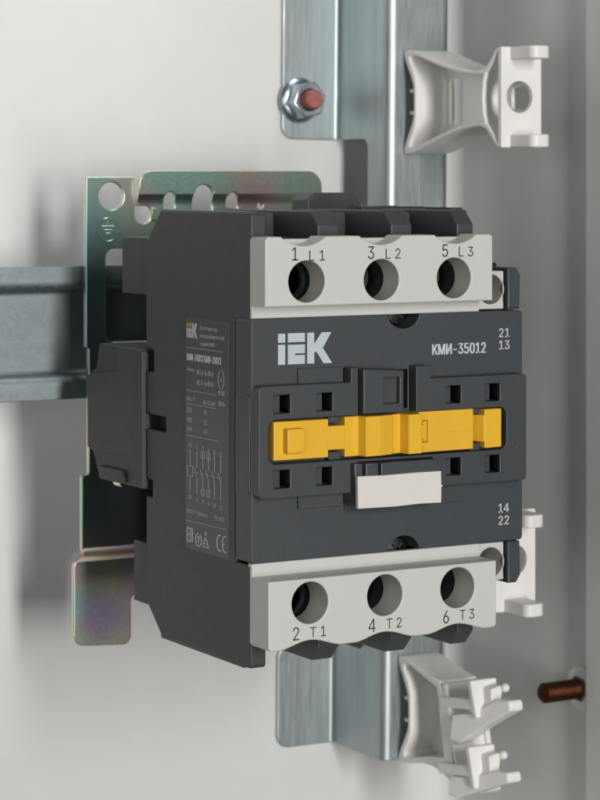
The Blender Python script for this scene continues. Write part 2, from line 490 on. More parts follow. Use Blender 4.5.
GLYPHS = {                                 # letter outlines: advance, closed polygons (em units)
    '0': (0.453, [[(0.227, -0.007), (0.199, -0.005), (0.174, 0.001), (0.151, 0.011), (0.13, 0.024), (0.111, 0.041), (0.095, 0.062), (0.08, 0.086), (0.069, 0.113), (0.06, 0.144), (0.053, 0.178), (0.049, 0.214), (0.048, 0.254), (0.049, 0.294), (0.053, 0.33), (0.06, 0.364), (0.069, 0.395), (0.081, 0.422), (0.095, 0.447), (0.112, 0.467), (0.13, 0.484), (0.151, 0.498), (0.174, 0.508), (0.2, 0.514), (0.227, 0.516), (0.254, 0.514), (0.279, 0.508), (0.302, 0.498), (0.323, 0.484), (0.342, 0.467), (0.358, 0.447), (0.372, 0.422), (0.384, 0.395), (0.393, 0.364), (0.4, 0.33), (0.404, 0.294), (0.405, 0.254), (0.404, 0.214), (0.4, 0.178), (0.393, 0.144), (0.384, 0.113), (0.373, 0.086), (0.359, 0.062), (0.342, 0.041), (0.323, 0.024), (0.302, 0.011), (0.279, 0.001), (0.254, -0.005)], [(0.227, 0.05), (0.245, 0.051), (0.261, 0.056), (0.276, 0.063), (0.29, 0.074), (0.303, 0.087), (0.313, 0.103), (0.323, 0.122), (0.33, 0.144), (0.336, 0.168), (0.34, 0.194), (0.343, 0.223), (0.344, 0.254), (0.343, 0.285), (0.34, 0.314), (0.336, 0.341), (0.33, 0.365), (0.323, 0.387), (0.313, 0.405), (0.303, 0.422), (0.29, 0.435), (0.276, 0.446), (0.261, 0.453), (0.245, 0.458), (0.227, 0.46), (0.209, 0.458), (0.192, 0.453), (0.177, 0.446), (0.163, 0.435), (0.151, 0.422), (0.14, 0.405), (0.131, 0.387), (0.123, 0.365), (0.117, 0.341), (0.113, 0.314), (0.11, 0.285), (0.109, 0.254), (0.11, 0.223), (0.113, 0.194), (0.117, 0.168), (0.123, 0.144), (0.131, 0.122), (0.14, 0.103), (0.151, 0.087), (0.163, 0.074), (0.177, 0.063), (0.192, 0.056), (0.209, 0.051)]]),
    '1': (0.453, [[(0.076, 0), (0.076, 0.055), (0.391, 0.055), (0.391, 0)], [(0.276, 0.509), (0.276, 0), (0.212, 0), (0.212, 0.448), (0.209, 0.448), (0.086, 0.358), (0.086, 0.427), (0.198, 0.509)]]),
    '2': (0.453, [[(0.064, 0), (0.064, 0.047), (0.234, 0.229), (0.248, 0.243), (0.261, 0.257), (0.272, 0.27), (0.282, 0.282), (0.291, 0.294), (0.299, 0.305), (0.305, 0.316), (0.311, 0.327), (0.315, 0.337), (0.318, 0.348), (0.32, 0.36), (0.32, 0.371), (0.319, 0.385), (0.317, 0.397), (0.313, 0.408), (0.308, 0.419), (0.301, 0.428), (0.293, 0.436), (0.283, 0.443), (0.273, 0.449), (0.262, 0.454), (0.25, 0.457), (0.237, 0.459), (0.224, 0.46), (0.209, 0.459), (0.196, 0.457), (0.184, 0.453), (0.172, 0.447), (0.162, 0.441), (0.153, 0.433), (0.145, 0.424), (0.139, 0.413), (0.134, 0.402), (0.13, 0.39), (0.128, 0.376), (0.127, 0.362), (0.066, 0.362), (0.067, 0.384), (0.071, 0.405), (0.077, 0.424), (0.086, 0.442), (0.098, 0.459), (0.111, 0.473), (0.126, 0.486), (0.143, 0.496), (0.162, 0.505), (0.182, 0.511), (0.203, 0.514), (0.225, 0.516), (0.247, 0.514), (0.268, 0.511), (0.288, 0.505), (0.306, 0.497), (0.323, 0.486), (0.337, 0.474), (0.35, 0.461), (0.361, 0.445), (0.37, 0.428), (0.376, 0.411), (0.38, 0.392), (0.381, 0.372), (0.38, 0.358), (0.378, 0.345), (0.375, 0.331), (0.371, 0.318), (0.365, 0.304), (0.357, 0.29), (0.347, 0.275), (0.336, 0.259), (0.322, 0.241), (0.306, 0.223), (0.288, 0.202), (0.267, 0.18), (0.153, 0.06), (0.153, 0.057), (0.389, 0.057), (0.389, 0)]]),
    '3': (0.453, [[(0.218, -0.007), (0.195, -0.006), (0.173, -0.003), (0.152, 0.002), (0.133, 0.01), (0.114, 0.019), (0.098, 0.03), (0.083, 0.043), (0.07, 0.057), (0.06, 0.074), (0.052, 0.091), (0.046, 0.111), (0.044, 0.132), (0.109, 0.132), (0.111, 0.119), (0.115, 0.107), (0.12, 0.097), (0.126, 0.087), (0.134, 0.078), (0.144, 0.071), (0.154, 0.064), (0.165, 0.059), (0.178, 0.055), (0.191, 0.052), (0.204, 0.05), (0.219, 0.05), (0.234, 0.051), (0.248, 0.053), (0.262, 0.056), (0.275, 0.061), (0.287, 0.067), (0.297, 0.074), (0.307, 0.083), (0.315, 0.093), (0.321, 0.104), (0.325, 0.116), (0.328, 0.13), (0.329, 0.145), (0.328, 0.158), (0.326, 0.172), (0.322, 0.184), (0.316, 0.196), (0.308, 0.207), (0.299, 0.217), (0.288, 0.226), (0.275, 0.234), (0.26, 0.24), (0.242, 0.244), (0.223, 0.247), (0.201, 0.248), (0.157, 0.248), (0.157, 0.299), (0.288, 0.448), (0.288, 0.452), (0.07, 0.452), (0.07, 0.509), (0.372, 0.509), (0.372, 0.461), (0.211, 0.278), (0.211, 0.289), (0.239, 0.29), (0.264, 0.288), (0.287, 0.284), (0.308, 0.276), (0.327, 0.265), (0.344, 0.253), (0.359, 0.239), (0.371, 0.222), (0.381, 0.205), (0.387, 0.186), (0.392, 0.166), (0.393, 0.145), (0.392, 0.123), (0.387, 0.103), (0.38, 0.084), (0.37, 0.066), (0.358, 0.05), (0.344, 0.036), (0.327, 0.023), (0.309, 0.012), (0.288, 0.004), (0.266, -0.002), (0.243, -0.006)]]),
    '4': (0.453, [[(.275, 0), (.338, 0), (.338, .12), (.413, .12), (.413, .172), (.338, .172), (.338, .509), (.262, .509), (.03, .172), (.03, .12), (.275, .12)], [(.275, .172), (.092, .172), (.275, .435)]]),
    '5': (0.453, [[(0.221, -0.007), (0.199, -0.006), (0.178, -0.002), (0.159, 0.003), (0.14, 0.011), (0.123, 0.021), (0.108, 0.032), (0.094, 0.045), (0.083, 0.06), (0.073, 0.076), (0.066, 0.093), (0.062, 0.111), (0.06, 0.13), (0.122, 0.13), (0.124, 0.119), (0.127, 0.108), (0.132, 0.098), (0.138, 0.089), (0.145, 0.08), (0.154, 0.073), (0.163, 0.066), (0.173, 0.06), (0.184, 0.056), (0.196, 0.052), (0.208, 0.05), (0.221, 0.05), (0.236, 0.051), (0.25, 0.053), (0.264, 0.058), (0.276, 0.064), (0.288, 0.072), (0.298, 0.082), (0.307, 0.092), (0.314, 0.104), (0.32, 0.117), (0.324, 0.131), (0.327, 0.146), (0.328, 0.162), (0.327, 0.178), (0.324, 0.193), (0.32, 0.208), (0.314, 0.221), (0.306, 0.233), (0.297, 0.244), (0.286, 0.254), (0.275, 0.262), (0.262, 0.269), (0.248, 0.273), (0.233, 0.276), (0.218, 0.277), (0.205, 0.276), (0.192, 0.275), (0.18, 0.272), (0.167, 0.268), (0.156, 0.264), (0.145, 0.258), (0.136, 0.252), (0.128, 0.246), (0.067, 0.253), (0.096, 0.509), (0.366, 0.509), (0.366, 0.452), (0.151, 0.452), (0.134, 0.301), (0.136, 0.301), (0.145, 0.308), (0.155, 0.315), (0.166, 0.32), (0.178, 0.325), (0.19, 0.329), (0.203, 0.331), (0.216, 0.333), (0.229, 0.334), (0.247, 0.333), (0.263, 0.33), (0.279, 0.326), (0.294, 0.321), (0.308, 0.314), (0.321, 0.306), (0.334, 0.296), (0.345, 0.285), (0.355, 0.273), (0.364, 0.26), (0.372, 0.246), (0.379, 0.231), (0.384, 0.215), (0.388, 0.199), (0.39, 0.181), (0.391, 0.163), (0.39, 0.139), (0.385, 0.117), (0.379, 0.095), (0.369, 0.076), (0.357, 0.057), (0.343, 0.041), (0.327, 0.027), (0.309, 0.015), (0.289, 0.006), (0.268, -0.001), (0.245, -0.005)]]),
    '6': (0.453, [[(0.226, -0.007), (0.203, -0.005), (0.182, -0.001), (0.161, 0.005), (0.142, 0.015), (0.125, 0.026), (0.109, 0.04), (0.096, 0.056), (0.084, 0.074), (0.075, 0.094), (0.069, 0.115), (0.065, 0.138), (0.064, 0.162), (0.065, 0.18), (0.068, 0.199), (0.073, 0.219), (0.08, 0.239), (0.089, 0.261), (0.102, 0.285), (0.118, 0.311), (0.137, 0.34), (0.252, 0.509), (0.322, 0.509), (0.151, 0.261), (0.145, 0.261), (0.149, 0.268), (0.154, 0.275), (0.159, 0.281), (0.165, 0.288), (0.172, 0.293), (0.179, 0.299), (0.187, 0.303), (0.196, 0.307), (0.205, 0.31), (0.214, 0.312), (0.224, 0.314), (0.235, 0.314), (0.257, 0.313), (0.278, 0.309), (0.298, 0.303), (0.316, 0.295), (0.332, 0.284), (0.346, 0.271), (0.359, 0.257), (0.37, 0.24), (0.378, 0.221), (0.384, 0.201), (0.388, 0.18), (0.389, 0.157), (0.388, 0.134), (0.384, 0.112), (0.377, 0.092), (0.368, 0.073), (0.356, 0.055), (0.343, 0.039), (0.327, 0.026), (0.31, 0.014), (0.291, 0.005), (0.271, -0.002), (0.249, -0.006)], [(0.226, 0.048), (0.241, 0.049), (0.254, 0.052), (0.267, 0.056), (0.279, 0.063), (0.289, 0.07), (0.299, 0.079), (0.307, 0.09), (0.314, 0.101), (0.32, 0.114), (0.324, 0.128), (0.327, 0.142), (0.327, 0.157), (0.327, 0.173), (0.324, 0.187), (0.32, 0.201), (0.314, 0.213), (0.307, 0.225), (0.299, 0.235), (0.289, 0.244), (0.279, 0.251), (0.267, 0.258), (0.254, 0.262), (0.241, 0.264), (0.226, 0.265), (0.212, 0.264), (0.198, 0.262), (0.186, 0.258), (0.174, 0.252), (0.163, 0.244), (0.153, 0.235), (0.145, 0.225), (0.138, 0.214), (0.132, 0.201), (0.128, 0.188), (0.126, 0.174), (0.125, 0.158), (0.126, 0.143), (0.128, 0.128), (0.132, 0.114), (0.138, 0.102), (0.145, 0.09), (0.153, 0.079), (0.163, 0.07), (0.174, 0.063), (0.186, 0.056), (0.198, 0.052), (0.212, 0.049)]]),
    '7': (0.453, [[(0.097, 0), (0.323, 0.448), (0.323, 0.452), (0.062, 0.452), (0.062, 0.509), (0.391, 0.509), (0.391, 0.449), (0.165, 0)]]),
    '8': (0.453, [[(0.226, -0.007), (0.201, -0.006), (0.178, -0.002), (0.156, 0.003), (0.136, 0.011), (0.117, 0.021), (0.101, 0.033), (0.086, 0.047), (0.074, 0.062), (0.064, 0.078), (0.057, 0.096), (0.053, 0.115), (0.052, 0.135), (0.053, 0.151), (0.055, 0.166), (0.059, 0.181), (0.065, 0.195), (0.072, 0.208), (0.081, 0.22), (0.09, 0.231), (0.101, 0.241), (0.113, 0.249), (0.125, 0.256), (0.139, 0.261), (0.153, 0.265), (0.153, 0.267), (0.135, 0.273), (0.119, 0.282), (0.105, 0.293), (0.093, 0.308), (0.083, 0.324), (0.076, 0.342), (0.072, 0.36), (0.07, 0.38), (0.072, 0.399), (0.075, 0.417), (0.082, 0.434), (0.09, 0.45), (0.101, 0.464), (0.114, 0.477), (0.129, 0.488), (0.146, 0.498), (0.164, 0.506), (0.184, 0.511), (0.204, 0.514), (0.226, 0.516), (0.248, 0.514), (0.269, 0.511), (0.288, 0.506), (0.306, 0.498), (0.323, 0.488), (0.337, 0.477), (0.35, 0.464), (0.361, 0.45), (0.37, 0.434), (0.377, 0.417), (0.38, 0.399), (0.382, 0.38), (0.38, 0.361), (0.376, 0.342), (0.369, 0.324), (0.359, 0.308), (0.347, 0.293), (0.333, 0.282), (0.318, 0.273), (0.3, 0.267), (0.3, 0.265), (0.314, 0.261), (0.327, 0.256), (0.339, 0.249), (0.351, 0.241), (0.362, 0.231), (0.372, 0.22), (0.38, 0.208), (0.387, 0.195), (0.393, 0.181), (0.397, 0.166), (0.4, 0.151), (0.401, 0.135), (0.399, 0.115), (0.395, 0.096), (0.388, 0.078), (0.378, 0.062), (0.366, 0.047), (0.352, 0.033), (0.335, 0.021), (0.317, 0.011), (0.296, 0.003), (0.275, -0.002), (0.251, -0.006)], [(0.226, 0.049), (0.243, 0.05), (0.258, 0.052), (0.272, 0.055), (0.285, 0.06), (0.296, 0.066), (0.307, 0.074), (0.315, 0.082), (0.323, 0.091), (0.329, 0.102), (0.333, 0.113), (0.336, 0.126), (0.337, 0.139), (0.336, 0.152), (0.333, 0.165), (0.329, 0.177), (0.322, 0.189), (0.314, 0.199), (0.305, 0.208), (0.295, 0.216), (0.283, 0.223), (0.27, 0.228), (0.256, 0.232), (0.242, 0.234), (0.226, 0.235), (0.211, 0.234), (0.196, 0.232), (0.182, 0.228), (0.169, 0.223), (0.157, 0.216), (0.147, 0.208), (0.138, 0.199), (0.13, 0.189), (0.123, 0.177), (0.119, 0.165), (0.116, 0.152), (0.115, 0.139), (0.116, 0.126), (0.119, 0.113), (0.123, 0.102), (0.129, 0.091), (0.136, 0.082), (0.145, 0.074), (0.156, 0.066), (0.167, 0.06), (0.18, 0.055), (0.195, 0.052), (0.21, 0.05)], [(0.226, 0.29), (0.239, 0.29), (0.252, 0.292), (0.263, 0.296), (0.274, 0.3), (0.284, 0.306), (0.293, 0.313), (0.3, 0.321), (0.307, 0.33), (0.312, 0.341), (0.316, 0.351), (0.318, 0.363), (0.319, 0.376), (0.318, 0.388), (0.316, 0.399), (0.313, 0.41), (0.308, 0.42), (0.301, 0.429), (0.294, 0.437), (0.285, 0.444), (0.275, 0.449), (0.264, 0.454), (0.252, 0.457), (0.24, 0.459), (0.226, 0.46), (0.213, 0.459), (0.2, 0.457), (0.188, 0.454), (0.177, 0.449), (0.167, 0.444), (0.159, 0.437), (0.151, 0.429), (0.145, 0.42), (0.139, 0.41), (0.136, 0.399), (0.134, 0.388), (0.133, 0.376), (0.134, 0.363), (0.136, 0.351), (0.139, 0.341), (0.145, 0.33), (0.151, 0.321), (0.159, 0.313), (0.168, 0.306), (0.178, 0.3), (0.189, 0.296), (0.201, 0.292), (0.213, 0.29)]]),
    '9': (0.453, [[(0.226, 0.516), (0.249, 0.514), (0.271, 0.51), (0.291, 0.503), (0.31, 0.494), (0.328, 0.482), (0.343, 0.468), (0.356, 0.452), (0.368, 0.434), (0.377, 0.414), (0.384, 0.393), (0.388, 0.371), (0.389, 0.347), (0.388, 0.328), (0.385, 0.309), (0.38, 0.29), (0.373, 0.27), (0.363, 0.248), (0.35, 0.224), (0.334, 0.197), (0.315, 0.168), (0.2, 0), (0.13, 0), (0.301, 0.248), (0.307, 0.248), (0.303, 0.24), (0.299, 0.234), (0.294, 0.227), (0.287, 0.221), (0.281, 0.215), (0.273, 0.21), (0.265, 0.206), (0.257, 0.202), (0.248, 0.199), (0.238, 0.196), (0.228, 0.195), (0.218, 0.195), (0.195, 0.196), (0.175, 0.199), (0.155, 0.206), (0.137, 0.214), (0.121, 0.225), (0.106, 0.237), (0.094, 0.252), (0.083, 0.269), (0.074, 0.287), (0.068, 0.307), (0.065, 0.329), (0.064, 0.352), (0.065, 0.375), (0.069, 0.397), (0.075, 0.417), (0.085, 0.436), (0.096, 0.454), (0.11, 0.469), (0.125, 0.483), (0.143, 0.494), (0.162, 0.504), (0.182, 0.51), (0.203, 0.514)], [(0.226, 0.46), (0.212, 0.459), (0.199, 0.457), (0.186, 0.452), (0.174, 0.446), (0.163, 0.438), (0.154, 0.429), (0.145, 0.419), (0.138, 0.407), (0.133, 0.395), (0.129, 0.381), (0.126, 0.367), (0.125, 0.352), (0.126, 0.336), (0.129, 0.322), (0.133, 0.308), (0.138, 0.295), (0.145, 0.284), (0.154, 0.274), (0.163, 0.265), (0.174, 0.257), (0.186, 0.251), (0.199, 0.247), (0.212, 0.244), (0.226, 0.243), (0.24, 0.244), (0.254, 0.247), (0.267, 0.251), (0.279, 0.257), (0.289, 0.265), (0.299, 0.273), (0.307, 0.284), (0.314, 0.295), (0.32, 0.308), (0.324, 0.321), (0.327, 0.335), (0.327, 0.35), (0.327, 0.366), (0.324, 0.381), (0.32, 0.394), (0.314, 0.407), (0.307, 0.419), (0.299, 0.429), (0.29, 0.438), (0.279, 0.446), (0.267, 0.452), (0.254, 0.457), (0.241, 0.459)]]),
    'L': (0.393, [[(0.06, 0), (0.06, 0.509), (0.125, 0.509), (0.125, 0.057), (0.361, 0.057), (0.361, 0)]]),
    'T': (0.449, [[(0.032, 0.452), (0.032, 0.509), (0.417, 0.509), (0.417, 0.452), (0.257, 0.452), (0.257, 0), (0.193, 0), (0.193, 0.452)]]),
    '-': (0.453, [[(0.337, 0.244), (0.337, 0.188), (0.114, 0.188), (0.114, 0.244)]]),
    'К': (0.467, [[(0.06, 0), (0.06, 0.509), (0.125, 0.509), (0.125, 0.287), (0.196, 0.287), (0.362, 0.509), (0.44, 0.509), (0.251, 0.262), (0.449, 0), (0.371, 0), (0.199, 0.231), (0.125, 0.231), (0.125, 0)]]),
    'М': (0.628, [[(0.06, 0), (0.06, 0.509), (0.152, 0.509), (0.277, 0.187), (0.287, 0.159), (0.299, 0.123), (0.311, 0.084), (0.322, 0.049), (0.307, 0.049), (0.318, 0.083), (0.33, 0.121), (0.342, 0.158), (0.352, 0.187), (0.476, 0.509), (0.568, 0.509), (0.568, 0), (0.504, 0), (0.504, 0.291), (0.504, 0.327), (0.505, 0.369), (0.506, 0.413), (0.507, 0.457), (0.513, 0.457), (0.509, 0.445), (0.505, 0.433), (0.502, 0.421), (0.498, 0.409), (0.482, 0.363), (0.467, 0.322), (0.456, 0.291), (0.342, 0), (0.286, 0), (0.17, 0.291), (0.159, 0.321), (0.145, 0.361), (0.129, 0.408), (0.112, 0.457), (0.119, 0.457), (0.12, 0.416), (0.121, 0.372), (0.122, 0.328), (0.122, 0.291), (0.122, 0)]]),
    'И': (0.523, [[(0.463, 0), (0.398, 0), (0.398, 0.291), (0.399, 0.328), (0.402, 0.384), (0.404, 0.454), (0.416, 0.452), (0.376, 0.381), (0.368, 0.367), (0.36, 0.354), (0.353, 0.342), (0.346, 0.331), (0.34, 0.32), (0.334, 0.31), (0.327, 0.3), (0.321, 0.29), (0.137, 0), (0.06, 0), (0.06, 0.509), (0.125, 0.509), (0.125, 0.195), (0.124, 0.157), (0.124, 0.146), (0.124, 0.134), (0.123, 0.121), (0.123, 0.108), (0.122, 0.095), (0.121, 0.081), (0.12, 0.068), (0.118, 0.054), (0.11, 0.055), (0.116, 0.068), (0.123, 0.082), (0.129, 0.094), (0.136, 0.107), (0.143, 0.119), (0.149, 0.13), (0.155, 0.141), (0.161, 0.151), (0.18, 0.183), (0.388, 0.509), (0.463, 0.509)]]),
}


def text_bm(body, h, place, sx=1.0, bold=0.0, depth=0.06, centre=(0.5, 0.5), width=None):
    """raised print: h letter height in mm, place(u, v, t) -> mm point"""
    if all(ch in GLYPHS or ch == ' ' for ch in body):
        cu = bpy.data.curves.new('tmp', 'CURVE')
        cu.dimensions = '2D'
        cu.fill_mode = 'BOTH'
        pen = 0
        for ch in body:
            if ch == ' ':
                pen += .2
                continue
            for poly in GLYPHS[ch][1]:
                sp = cu.splines.new('POLY')
                sp.points.add(len(poly) - 1)
                for k, (u, v) in enumerate(poly):
                    sp.points[k].co = (pen + u, v, 0, 1)
                sp.use_cyclic_u = True
            pen += GLYPHS[ch][0]
    else:
        cu = bpy.data.curves.new('tmp', 'FONT')
        cu.body = body
        cu.resolution_u = 4
    o = bpy.data.objects.new('tmp', cu)
    COL.objects.link(o)
    dg = bpy.context.evaluated_depsgraph_get()
    me = o.evaluated_get(dg).to_mesh()
    b = bmesh.new()
    b.from_mesh(me)
    o.evaluated_get(dg).to_mesh_clear()
    bpy.data.objects.remove(o)
    bpy.data.curves.remove(cu)
    xs = [v.co.x for v in b.verts]
    ys = [v.co.y for v in b.verts]
    x0, x1, y0, y1 = min(xs), max(xs), min(ys), max(ys)
    k = h / (y1 - y0)
    kx = k * sx if width is None else width / (x1 - x0)
    if bold:
        for du in (-bold, bold):
            c2 = b.copy() if du < 0 else None
            if c2 is None:
                continue
            me2 = bpy.data.meshes.new('tmp')
            c2.to_mesh(me2)
            c2.free()
            n0 = len(b.verts)
            for j in (1, 2):
                b.from_mesh(me2)
                b.verts.ensure_lookup_table()
                for v in b.verts[n0 * j:]:
                    v.co.x += bold * j
                    v.co.z += .02 * j
            bpy.data.meshes.remove(me2)
    r = bmesh.ops.extrude_face_region(b, geom=b.faces[:])
    for e in r['geom']:
        if isinstance(e, bmesh.types.BMVert):
            e.co.z += 1
    for v in b.verts:
        u = (v.co.x - x0 - (x1 - x0) * centre[0]) * kx
        w = (v.co.y - y0 - (y1 - y0) * centre[1]) * k
        v.co = Vector(place(u, w, depth + (v.co.z - 1) * .2 if v.co.z > .5 else -0.03))
    return b


def on_front(x, z, y):
    return lambda u, v, t: (x + u, y - t, z + v)


def on_side(y, z, x):
    return lambda u, v, t: (x - t, y - u, z + v)


def strips_front(mb, segs, y, w=.15):
    for x0, z0, x1, z1 in segs:
        d = Vector((x1 - x0, z1 - z0)).normalized() * (w / 2)
        n = Vector((-d.y, d.x))
        q = [(x0 + n.x, z0 + n.y), (x1 + n.x, z1 + n.y), (x1 - n.x, z1 - n.y), (x0 - n.x, z0 - n.y)]
        mb.add([(a, y - .05, b) for a, b in q] + [(a, y + .03, b) for a, b in q],
               [[0, 1, 2, 3], [4, 5, 6, 7], [0, 1, 5, 4], [1, 2, 6, 5], [2, 3, 7, 6], [3, 0, 4, 7]])


def strips_side(mb, segs, x, w=.15):
    for y0, z0, y1, z1 in segs:
        d = Vector((y1 - y0, z1 - z0)).normalized() * (w / 2)
        n = Vector((-d.y, d.x))
        q = [(y0 + n.x, z0 + n.y), (y1 + n.x, z1 + n.y), (y1 - n.x, z1 - n.y), (y0 - n.x, z0 - n.y)]
        mb.add([(x - .05, a, b) for a, b in q] + [(x + .03, a, b) for a, b in q],
               [[0, 1, 2, 3], [4, 5, 6, 7], [0, 1, 5, 4], [1, 2, 6, 5], [2, 3, 7, 6], [3, 0, 4, 7]])


def thing(name, label, cat, loc, group=None):
    o = bpy.data.objects.new(name, None)
    COL.objects.link(o)
    o.empty_display_size = .01
    o.location = Vector(loc) * S
    o['_o'] = tuple(loc)
    tag(o, label, cat, group)
    return o


def tag(o, label, cat, group=None):
    o['label'] = label
    o['category'] = cat
    if group:
        o['group'] = group
    return o


# ------------------------------------------------------------------ the cabinet: back panel, rounded corner, side wall, front lip
wp = Path([(-600, 146.6), (114.2, 146.6), (114.2, 73.6), (111.7, 73.6), (111.7, 36), (160, 36)], [8, 1.2, 1.2, 1.2])
mb = MB()
mb.addbm(sheet_bm(rect(0, wp.length, -420, 420), [], 1.2, wp, lambda a, b, w: (a, b, w), .1))
wall = mb.build('cabinet_wall', M['wall'])
wall['kind'] = 'structure'

# ------------------------------------------------------------------ vertical mounting profile (top-hat section, zinc plated)
pp = Path([(52, 145.2), (71.8, 145.2), (71.8, 116.8), (92.2, 116.8), (92.2, 145.2), (112, 145.2)], 1.9)
L = pp.length
outl = rnd([(0, 150), (0, 71.4), (37.2, 71.4), (37.2, -79.6), (0, -79.6), (0, -110.2), (L, -110.2), (L, -79.6),
            (L - 37.2, -79.6), (L - 37.2, 71.4), (L, 71.4), (L, 150)],
           [0, 4, 3, 3, 4, 4, 4, 4, 3, 3, 4, 0])
mb = MB()
mb.addbm(sheet_bm(outl, [circ(10, 83, 3.2, 20)], 1.5, pp, lambda a, b, w: (a, b, w), .25))
prof = mb.build('mounting_profile', M['zinc'], origin=(82, 131, 0))
prof.rotation_euler = (0, R(0.55), 0)
tag(prof, 'upright zinc plated steel profile with top hat section behind the switch', 'mounting profile')

# ------------------------------------------------------------------ flange nut on a red stud at the top of the profile
st = thing('wall_stud', 'copper red stud end with a flanged hexagon nut on the steel profile', 'bolt', (58.2, 144.4, 83.2))
mb = MB()
prf = [(0.1, 10), (0.1, -10.0), (2.2, -10.0), (2.9, -9.3)]
t = -9.3
while t < 6:
    prf += [(2.9, t), (2.65, t + .3), (2.9, t + .6)]
    t += .8
mb.lathe([(0.01, -9.7), (2.45, -9.7)] + prf[3:] + [(2.6, 10)], (58.2, 144.4, 83.2), 'y', 32)
mb.build('stud', M['copper'], st, 50)
mb = MB()
mb.lathe([(3.0, 0), (6.7, 0), (6.8, -.5), (6.6, -1.0), (5.6, -1.9), (3.0, -2.4)], (58.2, 144.4, 83.2), 'y', 48)
fl = mb.build('flange', M['nut'], st)
hexo = [(58.2 + 5.75 * math.cos(R(60 * k + 12)), 83.2 + 5.75 * math.sin(R(60 * k + 12))) for k in range(6)]
mb = MB()
mb.plate(hexo, [circ(58.2, 83.2, 2.95, 32)], 137.6, 143.2, 'y', .55, 3)
mb.build('nut', M['nut'], st)

# ------------------------------------------------------------------ browned stud on the side wall
sb = thing('earthing_stud', 'brown copper stud sticking out of the cabinet side wall', 'bolt', (113.5, 77.6, -86.2))
c = (113.5, 77.6, -86.2)
mb = MB()
pr = [(0.01, -14.4), (2.2, -14.3), (2.85, -13.6)]
t = -13.6
while t < 4:
    pr += [(2.85, t), (2.65, t + .3), (2.85, t + .6)]
    t += .8
mb.lathe(pr + [(2.6, 6)], c, 'x', 32)
mb.build('stud', M['brown'], sb, 50)
mb = MB()
mb.lathe([(2.8, 0), (6.3, 0), (6.4, -.4), (6.2, -.9), (2.8, -1.0)], c, 'x', 40)
mb.build('washer', M['clip'], sb)
mb = MB()
mb.plate([(c[1] + 3.7 * math.cos(R(60 * k + 8)), c[2] + 3.7 * math.sin(R(60 * k + 8))) for k in range(6)], [circ(c[1], c[2], 2.9, 24)],
         c[0] - 2.0, c[0] - 1.0, 'x', .2)
mb.build('nut', M['dark_steel'], sb)

# ------------------------------------------------------------------ horizontal DIN rail
rp = Path([(36.4, 108.5), (30.4, 108.5), (30.4, 115.4), (6.8, 115.4), (6.8, 108.5), (0.9, 108.5)], 1.9)
mb = MB()
mb.addbm(sheet_bm(rect(0, rp.length, -230, 95, .3), [], 1.0, rp, lambda a, b, w: (w, b, a), .2))
rail = mb.build('din_rail', M['rail'], origin=(0, 112, 18.6))
tag(rail, 'dull grey top hat rail running level to the left behind the switch', 'rail')

# ------------------------------------------------------------------ white plastic clips on the profile
def clip_ring():
    up = [(0, 15.0), (2.2, 15.2), (6, 14.8), (13, 12.8), (22, 10.2), (31, 8.4), (37, 7.8), (41.5, 7.8)]
    inn = [(40.6, 6.4), (31, 7.2), (22, 9.0), (13, 11.5), (6.5, 13.4), (3.4, 13.4), (3.2, 12.2), (5.6, 8.6), (6.9, 5.5), (7.0, 2)]
    base = [(0, -15), (1.0, -12.2), (3.6, -8.2), (5.4, -5), (5.7, -2), (5.7, 2), (5.4, 5), (3.6, 8.2), (1.0, 12.2)]
    end = [(41.8, 7.0)]
    outer = up + end + inn + [(d, -z) for d, z in inn[::-1]] + [(d, -z) for d, z in end[::-1]] + [(d, -z) for d, z in up[::-1][:-1]] + base
    return outer


def smooth_poly(pts, k=1):
    for _ in range(k):
        q = []
        for i in range(len(pts)):
            a, b = pts[i], pts[(i + 1) % len(pts)]
            q += [(a[0] * .75 + b[0] * .25, a[1] * .75 + b[1] * .25), (a[0] * .25 + b[0] * .75, a[1] * .25 + b[1] * .75)]
        pts = q
    return pts


GROUP_CLIP = 'white plastic clips on the steel profile'
BX, BY, BZ = 84.0, 116.0, 82.2
clip = thing('cable_clip', 'white plastic clip near the top of the profile showing its whole round hole', 'clip', (BX, BY, BZ), GROUP_CLIP)
outer = clip_ring()
f = lambda pts: [(BY - d, BZ + z) for d, z in pts]
mb = MB()
mb.plate(f(smooth_poly(outer, 1)), [], BX - 6.9, BX + 6.7, 'x', .35)
web = [(6.2, 9.5), (13, 12.0), (22, 9.5), (31, 7.8), (38, 7.3), (41, 7.0), (40.4, 3), (40.2, 0)]
web = web + [(d, -z) for d, z in web[::-1]]
mb.plate(f(web), [f(rect(8.6, 15.6, -6.6, 6.6, 1.2))], BX + 3.6, BX + 4.8, 'x', .2)
endw = [(42.6, 7.4), (41.5, 4.4), (41.0, 0), (41.5, -4.4), (42.6, -7.4), (41.2, -7.4), (40.3, -4.4), (39.8, 0), (40.3, 4.4), (41.2, 7.4)]
mb.plate(f(endw), [], BX - 6.8, BX - 1.4, 'x', .3)
